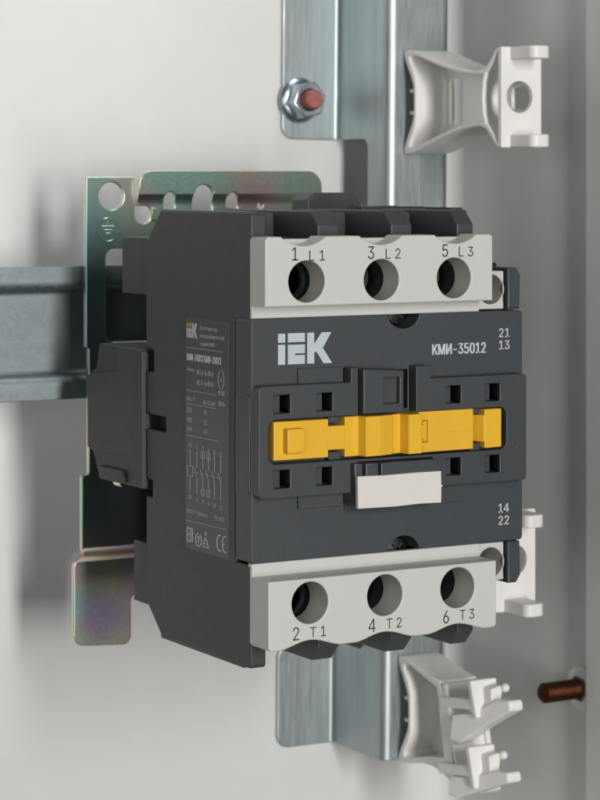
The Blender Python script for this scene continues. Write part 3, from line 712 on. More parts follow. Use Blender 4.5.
# flared arms and struts running from the waist to the plate
for q in (1, -1):
    arm = [(40, 7.8), (42.6, 8.7), (45.6, 11.4), (47.4, 13.6), (49.0, 13.8), (49.0, 12.6), (47.8, 12.3), (46.2, 10.2), (43.2, 7.4), (41, 6.6)]
    mb.plate(f([(d, z * q) for d, z in arm]), [], BX - 6.8, BX + 6.6, 'x', .3)
    mb.plate(f([(42.0, 6.6 * q), (49.0, 11.2 * q), (49.0, 10.2 * q), (42.4, 5.6 * q)]), [], BX - 2.4, BX - 1.2, 'x', .15)
    mb.plate(f([(41.2, 4.0 * q), (49.0, 4.6 * q), (49.0, 3.6 * q), (41.2, 3.0 * q)]), [], BX + 2.6, BX + 5.4, 'x', .15)
for z in (-3.2, 3.2):
    mb.box(BX - 5.5, BX - 4.2, BY - 6.4, BY - 1.4, BZ + z - .5, BZ + z + .5, .15)
mb.build('body', M['clip'], clip, 40)
mb = MB()
mb.plate(rect(BX - 6.9, BX + 6.6, BZ - 13.9, BZ + 13.9, .5), [circ(BX - .7, BZ + .1, 4.35, 40)], BY - 50.3, BY - 48.6, 'y', .25)
mb.build('end_plate', M['clip'], clip)
for s in (1, -1):
    mb = MB()
    y1, y0 = BY - 49, BY - 61
    mb.plate(rnd([(BX - 4.0, y1), (BX - 4.0, y0), (BX + 2.6, y0), (BX + 2.6, y1)], [0, 2.0, 2.6, 0]),
             [], BZ + s * 12.1 - 1.75, BZ + s * 12.1 + 1.75, 'z', .4, 3)
    mb.build('tongue', M['clip'], clip)
clip2 = clip.copy()
COL.objects.link(clip2)
clip2.location = Vector((BX - 2.0, BY, BZ - 127.7)) * S
clip2['label'] = 'white plastic clip mostly hidden behind the right edge of the switch'
for ch in list(clip.children):
    q = ch.copy()
    COL.objects.link(q)
    q.parent = clip2

# the lowest clip is of the other kind: closed box body and two forked ends
CZ = -95.0
cl3 = thing('cable_clip', 'white plastic clip with two forked ends at the foot of the profile', 'clip', (82, BY, CZ), GROUP_CLIP)
f = lambda pts: [(BY - d, CZ + z) for d, z in pts]
up = [(0, 15.2), (2.2, 15.4), (6, 14.9), (16, 12.6), (24, 11.6)]
base = [(0, -15.2), (1.0, -12.2), (3.6, -8.2), (5.4, -5), (5.7, -2), (5.7, 2), (5.4, 5), (3.6, 8.2), (1.0, 12.2)]
outer = up + [(30, -11.0), (35, -17.2), (33.6, -18.6), (24, -13.8), (16, -12.8), (6, -14.9), (2.2, -15.4)] + base
hole = [(20.6, 9.8), (16, 11.0), (6.5, 13.5), (3.4, 13.4), (3.2, 12.2), (5.6, 8.6), (6.9, 5.5), (7.0, 0), (6.9, -5.5), (5.6, -8.6), (3.2, -12.2),
        (3.4, -13.4), (6.5, -13.4), (16, -10.9), (24.6, -9.4)]
mb = MB()
mb.plate(f(smooth_poly(outer, 1)), [f(hole)], 75.2, 88.0, 'x', .35)
mb.plate(f([(4, 12.2), (7, 13.3), (23.5, 11.0), (29.0, -10.0), (7, -13.3), (4, -12.2)]), [], 84.6, 86.2, 'x', .2)
for z in (-3.2, 3.2):
    mb.box(76.6, 77.9, BY - 6.4, BY - 1.4, CZ + z - .5, CZ + z + .5, .15)
b = plate_bm(rnd([(75.2, CZ - 11.2), (88, CZ - 11.2), (88, CZ + 11.6), (75.2, CZ + 11.6)], .6),
             [rect(79.0, 86.4, CZ - 8.6, CZ + 7.6, .8)], BY - 25.4, BY - 23.4, 'y', .3)
for v in b.verts:
    v.co.y -= (CZ + 11.6 - v.co.z) * .26
mb.addbm(b)
mb.build('body', M['clip'], cl3, 40)


def bar(mb, p, q, w, h, bev=.5):
    p, q = Vector(p), Vector(q)
    d = q - p
    b = bmesh.new()
    bmesh.ops.create_cube(b, size=1)
    for v in b.verts:
        v.co = Vector((v.co.x * w, v.co.y * d.length, v.co.z * h))
    bmesh.ops.bevel(b, geom=b.edges[:], offset=bev, segments=3, profile=.5, affect='EDGES')
    rot = d.to_track_quat('Y', 'Z').to_matrix()
    for v in b.verts:
        v.co = rot @ v.co + (p + q) / 2
    mb.addbm(b)


for pz, top, low, px in ((-84.6, 5.2, -5.4, 0.0), (-103.2, 5.4, -6.4, -.6)):
    mb = MB()
    # face plate of the fork
    mb.plate(rnd([(72.8 + px, pz + top), (81.8 + px, pz + top), (81.6 + px, pz + top - 4.2), (76.2 + px, pz + low), (74.8 + px, pz + low)], .7),
             [], 74.6, 76.4, 'y', .35)
    mb.plate(rnd([(77.0 + px, pz + 3.2), (81.2 + px, pz + 4.0), (80.6 + px, pz - 1.6), (77.6 + px, pz - 3.0)], .8), [], 70.8, 75, 'y', .4)
    bar(mb, (76.5 + px, 92, pz - 4.0), (76.8 + px, 75, pz - 1.6), 5.0, 3.0)
    # bar that reaches forward and up
    lift = 3.5 if px else 0                                # the lower arm has less room to rise
    b = plate_bm(rnd([(86, pz - 6.5 + lift * .4), (77, pz - 4.2 + lift * .2), (69, pz + .6 - lift * .3), (63.6, pz + 1.2 - lift * .3), (63.2, pz - 1.6 - lift * .3), (74, pz - 8.0 + lift * .3), (83, pz - 14.2 + lift), (87, pz - 14.0 + lift)], 1.0),
                 [], 74.0 + px, 78.6 + px, 'x', .7, 3)
    for v in b.verts:
        v.co.x += max(0, 86 - v.co.y) * .19
    mb.addbm(b)
    b = bmesh.new()
    bmesh.ops.create_uvsphere(b, u_segments=20, v_segments=12, radius=1.25)
    for v in b.verts:
        v.co += Vector((81.6 + px, 70.4, pz + 3.2))
    mb.addbm(b)
    bar(mb, (81.6 + px, 70.4, pz + 3.2), (80.4 + px, 75, pz + 2.4), 1.4, 1.4, .3)
    mb.build('fork', M['clip'], cl3, 40)

# ------------------------------------------------------------------ the contactor
ct = thing('contactor', 'dark grey three pole contactor with white terminal blocks and a yellow slider', 'contactor', (0, 104, 0))

# metal base plate ---------------------------------------------------------
yA, yB, yC = 104.8, 102.6, 100.4                       # sheet centre: column, raised tab, foot
b = plate_bm(rnd([(-30.4, 60.2), (-16.1, 60.2), (-16.1, 47.6), (-11.6, 47.6), (-11.6, 51), (40, 51), (40, -50.4), (-17.4, -50.4), (-19.2, -52.4), (-19.2, -64.6), (-36.0, -63.4), (-36.0, -41.6),
                  (-31.6, -39.6), (-31.6, -19), (-29.6, -19), (-29.6, 14.7), (-30.4, 14.7), (-30.4, 44.8)],
                 [.3, .3, 2.2, 2.2, .3, 1, 1, 1.5, 1.5, 2.2, 3.0, 1.5, 1, 1, .5, .5, .3, .3], 5),
             [circ(-23.0, 55.1, 3.75, 32), rnd([(-24.6, 41), (-8, 41), (-8, 16), (-24.6, 16)], 2.4)], -.8, .8, 'y', .25)
for z in (-38.6, -39.3, -40.0, -40.7, -41.4):
    bmesh.ops.bisect_plane(b, geom=b.verts[:] + b.edges[:] + b.faces[:], dist=1e-4, plane_co=(0, 0, z), plane_no=(0, 0, 1))
for v in b.verts:
    k = min(1, max(0, (-38.6 - v.co.z) / 2.8))
    k = k * k * (3 - 2 * k)
    v.co.y += yA + (yC - yA) * k
mb = MB()
mb.addbm(b)
base = mb.build('base_plate', M['plate'], ct, 50)
arch = lambda cx, top, r, bot: circ(cx, top - r, r, 16, 0, 180) + [(cx - r, bot), (cx + r, bot)]
b = plate_bm(rnd([(-11.4, 48.4), (-11.4, 52.4), (-15.8, 52.4), (-15.8, 61.9), (41.2, 61.9), (41.2, 48.4)], [0, 1.5, .4, 3.8, 4.5, 0]),
             [arch(3.9, 58.1, 3.0, 50), arch(-6.2, 56.2, 1.7, 51.8), arch(13.0, 56.0, 1.7, 51.8), circ(22, 52.2, .9, 12)],
             -.8, .8, 'y', .25)
for z in (55.6, 55.1, 54.6, 54.1, 53.6, 53.1, 52.6, 52.1, 51.6):
    bmesh.ops.bisect_plane(b, geom=b.verts[:] + b.edges[:] + b.faces[:], dist=1e-4, plane_co=(0, 0, z), plane_no=(0, 0, 1))
for v in b.verts:
    k = min(1, max(0, (55.6 - v.co.z) / 4.0))
    h = math.sin(k * math.pi) * .5                     # the rib pressed along the bend
    v.co.y += yB + h + 1.2 * k
mb = MB()
mb.addbm(b)
mb.build('spring_tab', M['plate'], ct, 50)
mb = MB()
vs, fs = [], []
for k in range(36):
    for j in range(6):
        a, q = 2 * math.pi * k / 36, 2 * math.pi * j / 6
        rr = 3.1 + .28 * math.cos(q)
        vs.append((-24.0 + rr * math.cos(a), 104.0 + .28 * math.sin(q), 46.0 + rr * math.sin(a)))
        fs.append([k * 6 + j, k * 6 + (j + 1) % 6, ((k + 1) % 36) * 6 + (j + 1) % 6, ((k + 1) % 36) * 6 + j])
mb.add(vs, fs)
for z, w in ((47.0, 1.9), (46.0, 1.25), (45.1, .6)):
    mb.box(-24 - w, -24 + w, 103.8, 104.25, z - .18, z + .18, .1, 1)
mb.box(-24.18, -23.82, 103.8, 104.25, 47, 48.5, .1, 1)
mb.build('earth_mark', M['plate'], base)

# housing ------------------------------------------------------------------
sideo = rnd([(.3, 52.0), (46.0, 52.0), (52.6, 45.4), (52.6, 45.2), (53.8, 45.0), (53.8, 17.8), (49.6, 17.8), (49.6, 12.4), (53.8, 12.4), (53.8, 1.8), (43.0, 1.8), (43.0, -1.8),
             (53.8, -1.8), (53.8, -14.2), (50.3, -14.2), (50.3, -18.4), (53.8, -18.4), (53.8, -44.8), (52.6, -45.2), (45.4, -51.6), (.4, -51.8), (.4, -28.3), (7.6, -28.3),
             (7.6, 27.6), (.3, 27.6)],
            [.8, .6, .6, 0, 0, .2, .2, .2, .2, .2, .2, .2, .2, .2, .2, .2, .2, .2, 0, .6, .9, .3, .3, .3, .3], 3)
mb = MB()
mb.plate(sideo, [], -37.5, -33.4, 'x', .45, 3)
mb.plate([(max(a, 26), q) for a, q in sideo if a > .5 or abs(q) > 50], [], 33.4, 37.3, 'x', .45, 3)
mb.box(-34, 34, 22, 53.4, -51.4, 51.6, .5)                # the body between the side plates
mb.box(-34, 34, 9, 24, -40.5, 40.0, .3)
mb.build('housing', M['side'], ct)
mb = MB()
mb.plate([(53.4, 45.2), (68.1, 45.2), (68.1, 31.0), (53.4, 31.0)], [], -37.2, -20, 'x', .5, 3)
mb.plate([(53.2, -30.2), (61.8, -30.2), (61.8, -45.4), (53.2, -45.4)], [], -37.0, -20, 'x', .5, 3)
mb.box(-12, 34, 53.2, 96, -46, 45, .6)
mb.build('rear_body', M['side'], ct)
# the barriers between the poles
fin = [(1.0, 40), (1.0, 48.8), (4.2, 52.2), (46, 52.2), (46, 40)]
for x0, x1 in ((-37.35, -33.5), (-19.4, -13.7), (.6, 6.4), (19.2, 23.9)):
    for s in (1, -1):
        mb = MB()
        o = fin if s > 0 else [(a, -q) for a, q in fin]
        mb.plate(rnd(o, .3, 3), [], x0, x1, 'x', .3, 2)
        mb.build('barrier', M['cover'], ct)
# terminal pockets, dark inside, and their clamp screws
mb = MB()
mb.box(-33, 24, 12, 22.5, -46, 46, .3)
for x in (-26.7, -6.7, 13.4):
    for s in (1, -1):
        mb.plate(circ(x, 36.35 * s, 6.3, 40), [circ(x, 36.35 * s, 4.9, 40)], .75, 12.3, 'y', .1, 1)
mb.build('terminal_pocket', M['black'], ct)
for x in (-26.7, -6.7, 13.4):
    for s in (1, -1):
        mb = MB()
        mb.lathe([(2.6, 12), (4.4, 12), (4.5, 6.4), (4.2, 5.9), (.01, 5.7)], (x - .2, 0, 36.4 * s), 'y', 32)
        csc = mb.build('clamp_screw', M['dark_steel'], ct)
        if x < -20:  # added steel ring, there to catch a bright crescent in the left holes
            mb = MB()
            mb.lathe([(4.8, 4.4), (4.8, 4.0), (4.5, 3.9), (4.4, 4.4)], (x - .1, 0, 36.4 * s), 'y', 36)
            mb.build('glint_ring', M['nut'], csc)
# coil terminal cover on the top and a bright strip beside it
mb = MB()
mb.plate(rnd([(2.8, 50), (2.8, 54.4), (4.8, 56.2), (16.4, 56.2), (18.6, 53.4), (18.6, 50)], .5, 3), [], 44, 52, 'y', .4, 3)
mb.build('coil_terminal', M['cover'], ct)
mb = MB()
mb.box(19.0, 27.4, 40, 46, 51.4, 52.9, .2)
mb.build('contact_strip', M['nut'], ct)
mb = MB()
mb.box(14.0, 33.2, 36, 39, 51.0, 52.7, .4)
mb.build('top_bridge', M['side'], ct)
# latch for the rail on the left flank
mb = MB()
lat = rnd([(55.4, 17.6), (81.0, 17.6), (82.8, 11.2), (87.4, 9.4), (87.2, -9.8), (84.6, -10.6), (80.8, -17.2), (53.6, -16.9), (53.7, 17.0)], .7, 3)
mb.plate(lat, [], -37.4, -26, 'x', .4, 3)
mb.plate(rnd([(54.0, 17.4), (68.5, 17.5), (68.5, 11.4), (86.9, 9.2), (86.8, -9.6), (54.0, -9.9)], .6, 3), [], -38.1, -36, 'x', .35, 3)
mb.plate(rnd([(54.0, 17.2), (55.6, 17.2), (55.4, -16.7), (53.8, -16.7)], .3, 3), [], -38.6, -36, 'x', .3, 3)
mb.plate(rnd([(66, -13.4), (80.0, -13.4), (78.4, -16.4), (64, -16.4)], .8, 3), [], -38.3, -36, 'x', .4, 3)
mb.build('rail_latch', M['side'], ct)
mb = MB()
mb.lathe([(.9, 80), (.95, 77), (.7, 76.4), (.01, 76.2)], (-33, 0, -18.2), 'y', 16)
mb.build('latch_spring', M['plate'], ct)

# white terminal blocks ------------------------------------------------------
HX = (-26.7, -6.7, 13.4)
for s, yf, pc in ((1, -6.6, (-27.5, -6.8, 13.8)), (-1, -8.1, (-26.6, -6.7, 13.2))):
    zi, zo = 30.8, 46.55
    edge = []
    for i, cxx in enumerate(pc):
        hw, dp = (5.9, 2.1) if s > 0 else (5.9, 1.75)
        rr = (hw * hw + dp * dp) / (2 * dp)
        c0 = zo + rr - dp
        a = math.degrees(math.asin(hw / rr))
        arc = circ(cxx, c0, rr, 15, 270 - a, 270 + a)
        if s < 0:                                           # the lower ones run out in a soft ogee
            arc = [(cxx - 8.2 + 16.4 * k / 20, zo - dp * (0.5 + .5 * math.cos(math.pi * (k - 10) / 10)) ** .85) for k in range(21)]
        edge += arc
    pts = [(-37.5, zi), (-37.5, zo - .8), (-37.25, zo - .25), (-36.7, zo)] + [q for q in edge if -36 < q[0] < 23.4] + [(23.6, zo), (24.1, zo - .25), (24.35, zo - .8), (24.35, zi)]
    pts = [(x, z * s) for x, z in pts]
    mb = MB()
    mb.plate(pts, [circ(x, 36.35 * s, 4.75, 48) for x in HX], yf, .6, 'y', .35, 3)
    so = [(-37.47, 27.85 * s), (24.8, 27.85 * s), (24.8, 45.9 * s), (-37.47, 45.9 * s)]
    mb.plate(so, [circ(x, 36.35 * s, 5.3, 48) for x in HX], -.3, 1.6, 'y', .3, 3)
    tb = mb.build('terminal_block', M['cream'], ct)
    nums = (('1', 'L 1', -29.83, 42.65, -24.06, 42.2), ('3', 'L 2', -9.63, 42.65, -3.64, 42.35), ('5', 'L 3', 10.78, 42.8, 16.71, 42.5)) if s > 0 else \
        (('2', 'T 1', -30.43, -43.0, -24.68, -43.05), ('4', 'T 2', -10.28, -43.0, -4.31, -42.95), ('6', 'T 3', 10.07, -42.9, 15.98, -42.8))
    mb = MB()
    for d, l, x, z, x2, z2 in nums:
        mb.addbm(text_bm(d, 3.0, on_front(x, z, yf), .85, 0.0))
        mb.addbm(text_bm(l, 2.35, on_front(x2, z2, yf), 1, 0.0, width=4.1))
    mb.build('lettering', M['print_dark'], tb)

# auxiliary terminals behind the right end of the blocks ----------------------
for s in (1, -1):
    mb = MB()
    mb.plate(rect(25.0, 33.1, min(28.2 * s, 37.4 * s), max(28.2 * s, 37.4 * s), .4), [circ(29.3, 33.0 * s, 3.6, 36)], 1.4, 10, 'y', .3, 3)
    mb.build('auxiliary_terminal', M['cream'], ct)
    mb = MB()
    mb.plate(rect(25.4, 37.2, min(28.2 * s, 39 * s), max(28.2 * s, 39 * s), .3), [], 10.2, 14, 'y', .3)
    mb.build('auxiliary_pocket', M['black'], ct)
    mb = MB()
    mb.plate(rnd([(33.6, 28.1 * s), (37.2, 28.1 * s), (37.4, 36.4 * s), (36.2, 38.2 * s), (33.6, 38.2 * s)], .3, 3), [], .4, 8, 'y', .45, 3)
    mb.build('auxiliary_post', M['cover'], ct)

# front cover --------------------------------------------------------------------
WINS = [(-31.3, 8.45), (-20.1, 8.45), (15.4, 8.6), (26.6, 8.6), (-31.3, -8.6), (-20.1, -8.6), (15.4, -8.5), (26.6, -8.5)]
notch = lambda s: [(3.5 + 4.5 * math.cos(R(a)), s * 28.4 + 4.0 * math.sin(R(a))) for a in ([188 + 164 * k / 20 for k in range(21)] if s > 0 else [8 + 164 * k / 20 for k in range(21)])]
co = [(-37.5, 27.0), (-37.3, 27.6), (-36.8, 27.8)] + notch(1) + [(36.8, 27.8), (37.3, 27.6), (37.6, 27.0),
      (37.6, -27.0), (37.3, -27.6), (36.8, -27.8)] + notch(-1) + [(-36.8, -27.8), (-37.3, -27.6), (-37.5, -27.0)]
mb = MB()
mb.plate(co, [rect(x + .35, x + 4.2, z - 2.1, z + 2.1) for x, z in WINS] + [rect(.9, 4.6, 5.6, 14.8), rect(-13.1, -12.0, 12.9, 15.6)], 0, 7.4, 'y', .2, 3)
mb.plate(rect(.6, 7.2, -12.4, 10.6, 1.2), [], -37.75, -36, 'x', .2)
cover = mb.build('front_cover', M['cover'], ct)
for s in (1, -1):
    mb = MB()
    c = (3.5, 0, 27.9 * s)
    mb.lathe([(2.9, 7), (2.9, 3.6), (2.5, 3.0), (1.2, 2.75), (.01, 2.7)], c, 'y', 28)
    mb.lathe([(4.3, 7), (4.3, 5.2), (3.2, 5.0), (.01, 5.0)], c, 'y', 28)
    sc = mb.build('screw', M['black_steel'], cover)
    mb = MB()
    for a in (38, 128):
        mb.box(c[0] - 1.9, c[0] + 1.9, 2.62, 3.1, c[2] - .35, c[2] + .35, .05, 1, Matrix.Rotation(R(a), 3, 'Y'), c)
    mb.build('cross_slot', M['black'], sc)

# shallow raised panels around the bezel
mb = MB()
for s in (1, -1):
    mb = MB()
    mb.box(-25.5, -13.6, -.75, .5, min(12 * s, 16.1 * s), max(12 * s, 16.1 * s), .15)
    mb.build('cover_step', M['cover'], cover)
mb = MB()
mb.box(-13, 20, -.5, .4, -17.4, -12, .15)
mb.build('cover_step', M['cover'], cover)

# bezel: an open C round the slot, with small square windows
bo = rnd([(-37.35, 12.65), (-13.0, 12.65), (-13.0, 16.0), (-11.0, 16.0), (-11.0, 5.0), (-34.9, 5.0), (-34.9, -5.2), (30.6, -5.2), (30.6, 5.0), (4.9, 5.0), (4.9, 15.7), (8.9, 15.7), (8.9, 12.7),
          (36.5, 12.7), (36.5, -12.9), (9.6, -12.9), (9.6, -5.9), (-11.2, -5.9), (-11.2, -12.9), (-37.35, -12.9)],
         [1.3, .2, .2, .2, .3, 2.0, 2.0, 2.0, 2.0, .3, .2, .2, .2, 1.0, 1.0, .2, .2, .2, .2, 1.5], 6)
mb = MB()
mb.plate(bo, [rect(x - 2.1, x + 2.1, z - 2.1, z + 2.1, .15, 2) for x, z in WINS], -3.3, -2.5, 'y', .22, 3)
mb.plate(bo, [rect(x - 2.15, x + 4.2, z - 2.15, z + 2.15) for x, z in WINS], -2.75, .3, 'y', .04, 1)
for x, z in WINS:
    mb.box(x - 2.3, x + .6, -1.0, .2, z - 2.3, z + 2.3, 0)
bez = mb.build('bezel', M['cover'], cover)
# the tower over the slot, with its square window
mb = MB()
mb.plate(rnd([(-10.5, 5.3), (.6, 5.2), (.6, 15.0), (-10.5, 15.7)], .3, 3), [rect(-5.0, -.6, 7.4, 13.4, .2, 2)], -4.7, 5, 'y', .3, 3)
mb.plate(rect(-5.2, -.4, 7.2, 13.6), [], -3.2, 0, 'y', .1)
mb.build('centre_block', M['cover'], cover)
# tag holder under the slot
mb = MB()
mb.box(-13.2, -10.9, -5.2, .3, -15.6, -6.0, .3)
mb.box(-10.5, -7.0, -5.8, .3, -15.6, -6.0, .3)
mb.box(-6.4, 9.4, -5.9, .3, -15.8, -6.1, .3)
mb.build('tag_holder', M['cover'], cover)
mb = MB()
tg = [(-13.4, -8.7), (-6, -8.85), (2, -8.75), (9.5, -8.8), (9.6, -12.0), (10.2, -12.3), (9.6, -12.6), (9.55, -16.25), (4, -16.1), (-3, -16.3), (-13.3, -16.15)]
mb.plate(tg, [], -7.0, -5.7, 'y', .22, 3)
mb.build('name_tag', M['tag'], cover)

# yellow sliders
mb = MB()
body = [(-33.3, -3.0), (-18.9, -3.0), (-18.9, -.1), (-33.3, -.1)]
mb.plate(rnd(body, [.3, .2, .1, .1], 3), [], -4.35, 4.45, 'z', .2, 3)
mb.plate([(-19.2, -2.95), (-14.4, -2.95), (-14.4, -.1), (-19.2, -.1)], [], -2.7, 2.8, 'z', .15)
arm = [(-14.6, -3.05), (-10.9, -3.0), (-10.3, -5.4), (-6.3, -5.4), (-2.4, -4.3), (-1.6, -3.3), (.55, -3.0), (.95, -5.7), (1.2, -6.0), (4.55, -6.0), (4.8, -5.8), (4.8, -.1), (-14.6, -.1)]
mb.plate(arm, [], -4.5, 4.75, 'z', .2, 3)
sl = mb.build('slider', M['yellow'], ct)
mb = MB()
mb.box(-30.9, -26.3, -5.1, -2.8, -2.65, 2.85, .3, 3)
mb.build('knob', M['yellow'], sl)
mb = MB()
tn = rnd([(5.05, -4.55), (20.4, -4.45), (20.4, 5.05), (5.05, 5.0), (5.05, 2.1), (6.1, 2.1), (6.1, 2.9), (7.6, 2.9), (7.6, -2.2), (6.1, -2.2), (6.1, -1.5), (5.05, -1.5)], .15, 2)
mb.plate(tn, [], -4.2, -.1, 'y', .16, 3)
mb.plate([(4.6, -1.35), (6.25, -1.35), (6.25, -2.05), (7.45, -2.05), (7.45, 2.75), (6.25, 2.75), (6.25, 1.95), (4.6, 1.95)], [], -4.12, -.2, 'y', .16, 3)
mb.plate([(20.2, -1.2), (22.2, -1.2), (23.6, -3.7), (25.6, -3.7), (25.6, -.1), (20.2, -.1)], [], -3.0, 3.3, 'z', .15)
mb.plate(rnd([(24.0, -4.6), (28.9, -4.5), (28.9, 4.7), (24.0, 4.7)], .3, 3), [], -3.75, -.1, 'y', .25, 3)
mb.box(5.2, 20.2, -4.26, -4.1, -.12, -.02, .03, 1)
mb.build('slider', M['yellow'], ct)
for x0, x1, z0, z1 in ((-18.4, -15.6, 3.4, 4.9), (-18.4, -15.2, -5.1, -3.3), (20.7, 23.6, 3.6, 4.9), (20.7, 23.6, -5.1, -3.4)):
    mb = MB()
    mb.box(x0, x1, -2.3, .2, z0, z1, .15, 1)
    mb.build('slot_peg', M['cover'], ct)

# print on the front --------------------------------------------------------------
mb = MB()
I1 = [(-30.54, 24.22), (-28.66, 24.22), (-28.66, 22.17), (-30.54, 22.17)]
I2 = [(-30.54, 21.7), (-28.66, 21.7), (-28.66, 17.12), (-30.54, 17.12)]
E1 = [(-27.95, 24.25), (-23.45, 24.25), (-23.45, 22.2), (-27.95, 22.2)]
E2 = [(-27.95, 21.62), (-23.45, 21.62), (-23.45, 19.6), (-26.05, 19.6), (-26.05, 19.2), (-23.45, 19.2), (-23.45, 17.14), (-27.95, 17.14)]
K1 = [(-22.83, 24.24), (-20.96, 24.24), (-20.96, 21.6), (-19.02, 24.2), (-16.36, 24.2), (-18.65, 20.64), (-16.14, 17.06), (-18.46, 17.06), (-20.27, 19.72), (-20.96, 19.72), (-20.96, 17.12), (-22.83, 17.12)]
for p in (I1, I2, E1, E2, K1):
    mb.plate(p, [], -.07, .1, 'y', .01, 0)
mb.build('logo', M['print_logo'], cover)
mb = MB()
mb.addbm(text_bm('КМИ-35012', 2.6, on_front(19.05, 19.15, 0), 1, .032, width=15.2))
mb.build('lettering', M['print_logo'], cover)
for pair in ((('21', 32.2, 22.55), ('13', 32.2, 19.55)), (('14', 32.05, -19.8), ('22', 32.05, -22.75))):
    mb = MB()
    for tx, x, z in pair:
        mb.addbm(text_bm(tx, 2.1, on_front(x, z, 0), 1, .008, width=3.0))
    mb.build('lettering', M['print_white'], cover)

# label on the left flank ------------------------------------------------------------
XL = -37.5 - .12
mb = MB()
mb.plate(rect(10.6, 32.3, -28.3, 26.7, .6), [], -37.62, -37.3, 'x', .04, 1)
lab = mb.build('rating_label', M['label'], ct)


def st_(mb, s, h, y, z, w=None, cx=0, bold=0):
    mb.addbm(text_bm(s, h, on_side(y, z, XL), .9, bold, .03, (cx, .5), w))


mb = MB()                                                  # small coloured emblem
kx, kz = 5.4 / 14.4, 3.5 / 7.1
tr = lambda p: [(31.7 - (x + 30.54) * kx, 21.9 + (z - 17.1) * kz) for x, z in p]
for p in (I2, E2, K1):
    mb.plate(tr(p), [], XL - .04, XL + .1, 'x', .005, 0)
mb.build('logo', M['print_white'], lab)
mb = MB()
for p in (I1, E1):
    mb.plate(tr(p), [], XL - .04, XL + .1, 'x', .005, 0)
mb.build('logo', M['print_yellow'], lab)
mb = MB()
st_(mb, 'Контактор', 1.15, 24.9, 24.4, 8.6)
st_(mb, 'малогабаритный', 1.25, 24.9, 22.6, 12.0)
st_(mb, 'серии КМИ', 1.1, 24.7, 20.7, 6.9)
st_(mb, 'Uimp', .95, 31.4, 14.3, 3.6)
st_(mb, 'AC-3  Ie 50 A', 1.2, 26.6, 14.0, 8.4)
st_(mb, 'AC-1  Ie 80 A', 1.2, 26.6, 11.6, 8.4)
st_(mb, 'IP20', 1.1, 15.6, 9.9, 3.0)
st_(mb, '50 Hz', 1.1, 15.6, 7.4, 3.2)
st_(mb, 'Ue, V', 1.15, 31.4, 7.3, 4.0)
st_(mb, 'AC-3, kW', 1.15, 23.2, 7.0, 6.0)
for v, w, z in (('230', '15', 4.7), ('400', '22', 2.4), ('690', '30', .2)):
    st_(mb, v, 1.1, 31.4, z, 2.3)
    st_(mb, w, 1.1, 22.9, z, 1.5)
st_(mb, 'ГОСТ Р 50030.4.1', .95, 31.5, -19.4, 10.2)
st_(mb, 'ТУ 3427', .95, 17.6, -19.4, 4.9)
for k in range(13):
    a, c2 = 2 * math.pi * k / 13, 2 * math.pi * (k + 1) / 13
    if k not in (2, 9):
        strips_side(mb, [(14.3 + 1.5 * math.cos(a), 13.0 + 2.2 * math.sin(a), 14.3 + 1.5 * math.cos(c2), 13.0 + 2.2 * math.sin(c2))], XL, .14)
st_(mb, '6', 1.2, 14.3, 13.0, None, .5)
strips_side(mb, [(32.0, 19.5, 13.4, 19.5), (32.0, 9.3, 17.0, 9.3), (32.0, 6.1, 17.0, 6.1), (32.0, -1.4, 15.4, -1.4), (32.0, -21.7, 12.2, -21.5)], XL, .13)
# contact diagram
ys = (30.0, 26.4, 23.4, 20.6, 17.6, 14.4)
names_t = ('A1', '1', '3', '5', '13', '21')
names_b = ('A2', '2', '4', '6', '14', '22')
for i, y in enumerate(ys):
    st_(mb, names_t[i], 1.0, y, -3.6 - .15 * i, None, .5)
    st_(mb, names_b[i], 1.0, y, -16.0 - .15 * i, None, .5)
    if i == 0:
        strips_side(mb, [(y, -4.6, y, -8.6), (y, -11.0, y, -14.9), (y + 1.3, -8.6, y - 1.5, -8.6), (y + 1.3, -11, y - 1.5, -11),
                         (y + 1.3, -8.6, y + 1.3, -11), (y - 1.5, -8.6, y - 1.5, -11)], XL, .13)
    else:
        strips_side(mb, [(y, -4.8, y, -8.7), (y, -11.2, y, -15.0), (y + 1.3, -8.8, y, -11.2)], XL, .13)
for k in range(9):
    y = 28.2 - k * 1.65
    strips_side(mb, [(y, -9.9, y - .9, -9.9)], XL, .11)
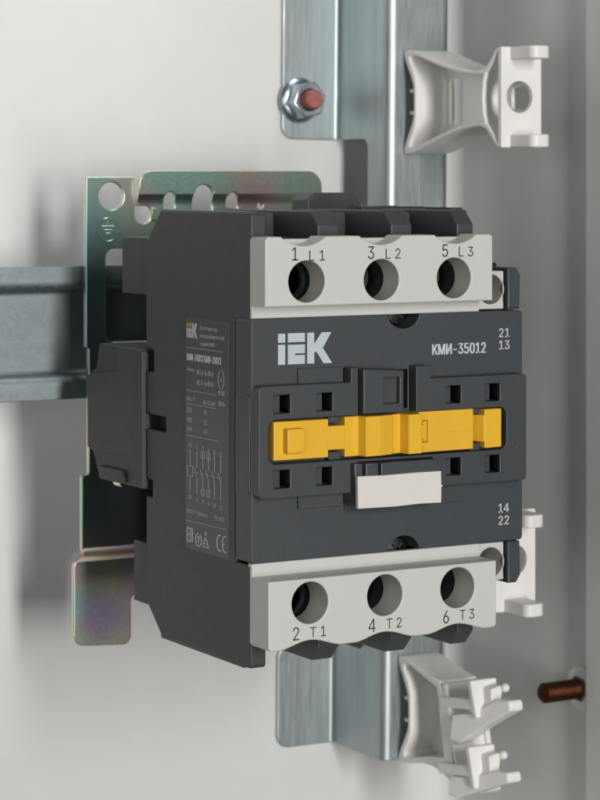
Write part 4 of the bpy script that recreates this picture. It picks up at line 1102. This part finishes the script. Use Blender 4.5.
for y in (23.4, 20.6):
    for z in (-5.4, -14.2):
        strips_side(mb, [(y + .8, z - .8, y - .8, z - .8), (y + .8, z + .8, y - .8, z + .8), (y + .8, z - .8, y + .8, z + .8), (y - .8, z - .8, y - .8, z + .8)], XL, .12)
mb.build('lettering', M['print_dim'], lab)
mb = MB()
st_(mb, 'КМИ-34012 КМИ-35012', 1.65, 31.6, 17.3, 17.2, 0, .03)
mb.build('lettering', M['print_mid'], lab)
mb = MB()                                                  # conformity marks
sg = []
for z in (-23.4, -25.0, -26.6):
    sg += [(31.4, z, 30.4, z), (29.0, z if z < -25 else z, 29.0, z)] if False else [(31.4, z, 30.3, z)]
sg += [(31.4, -23.4, 31.4, -26.6), (29.8, -23.4, 29.8, -26.6), (29.8, -23.4, 28.8, -23.4), (29.8, -25.0, 28.8, -25.0), (28.8, -23.4, 28.8, -26.6)]
strips_side(mb, sg, XL, .3)
for cy, a0, a1 in ((15.2, 75, 285), (12.6, 75, 285)):
    p = circ(cy, -25.2, 1.75, 14, 0, 360)
    q = [(cy - 0.3 - 1.45 * math.cos(R(a0 + (a1 - a0) * k / 12)), -25.0 + 1.85 * math.sin(R(a0 + (a1 - a0) * k / 12))) for k in range(13)]
    strips_side(mb, [(*q[k], *q[k + 1]) for k in range(12)], XL, .3)
strips_side(mb, [(13.9, -25.0, 12.8, -25.0)], XL, .3)
mb.build('lettering', M['print_white'], lab)
mb = MB()
for cy in (25.6, 22.0):
    q = circ(cy, -25.6, 1.5, 18)
    if cy > 24:
        strips_side(mb, [(*q[k], *q[(k + 1) % 18]) for k in range(18) if k not in (4, 5)], XL, .2)
        strips_side(mb, [(cy + .7, -25.0, cy - .7, -25.0), (cy, -25, cy, -26.3)], XL, .2)
    else:
        strips_side(mb, [(cy + 1.6, -26.9, cy, -24.6), (cy, -24.6, cy - 1.6, -26.9), (cy + 1.6, -26.9, cy - 1.6, -26.9), (cy + .5, -23.8, cy - .5, -23.8),
                         (cy + .7, -26.1, cy - .7, -26.1), (cy, -23.2, cy, -24.2)], XL, .2)
mb.build('lettering', M['print_mid'], lab)

for o in bpy.data.objects:
    if '_o' in o:
        del o['_o']
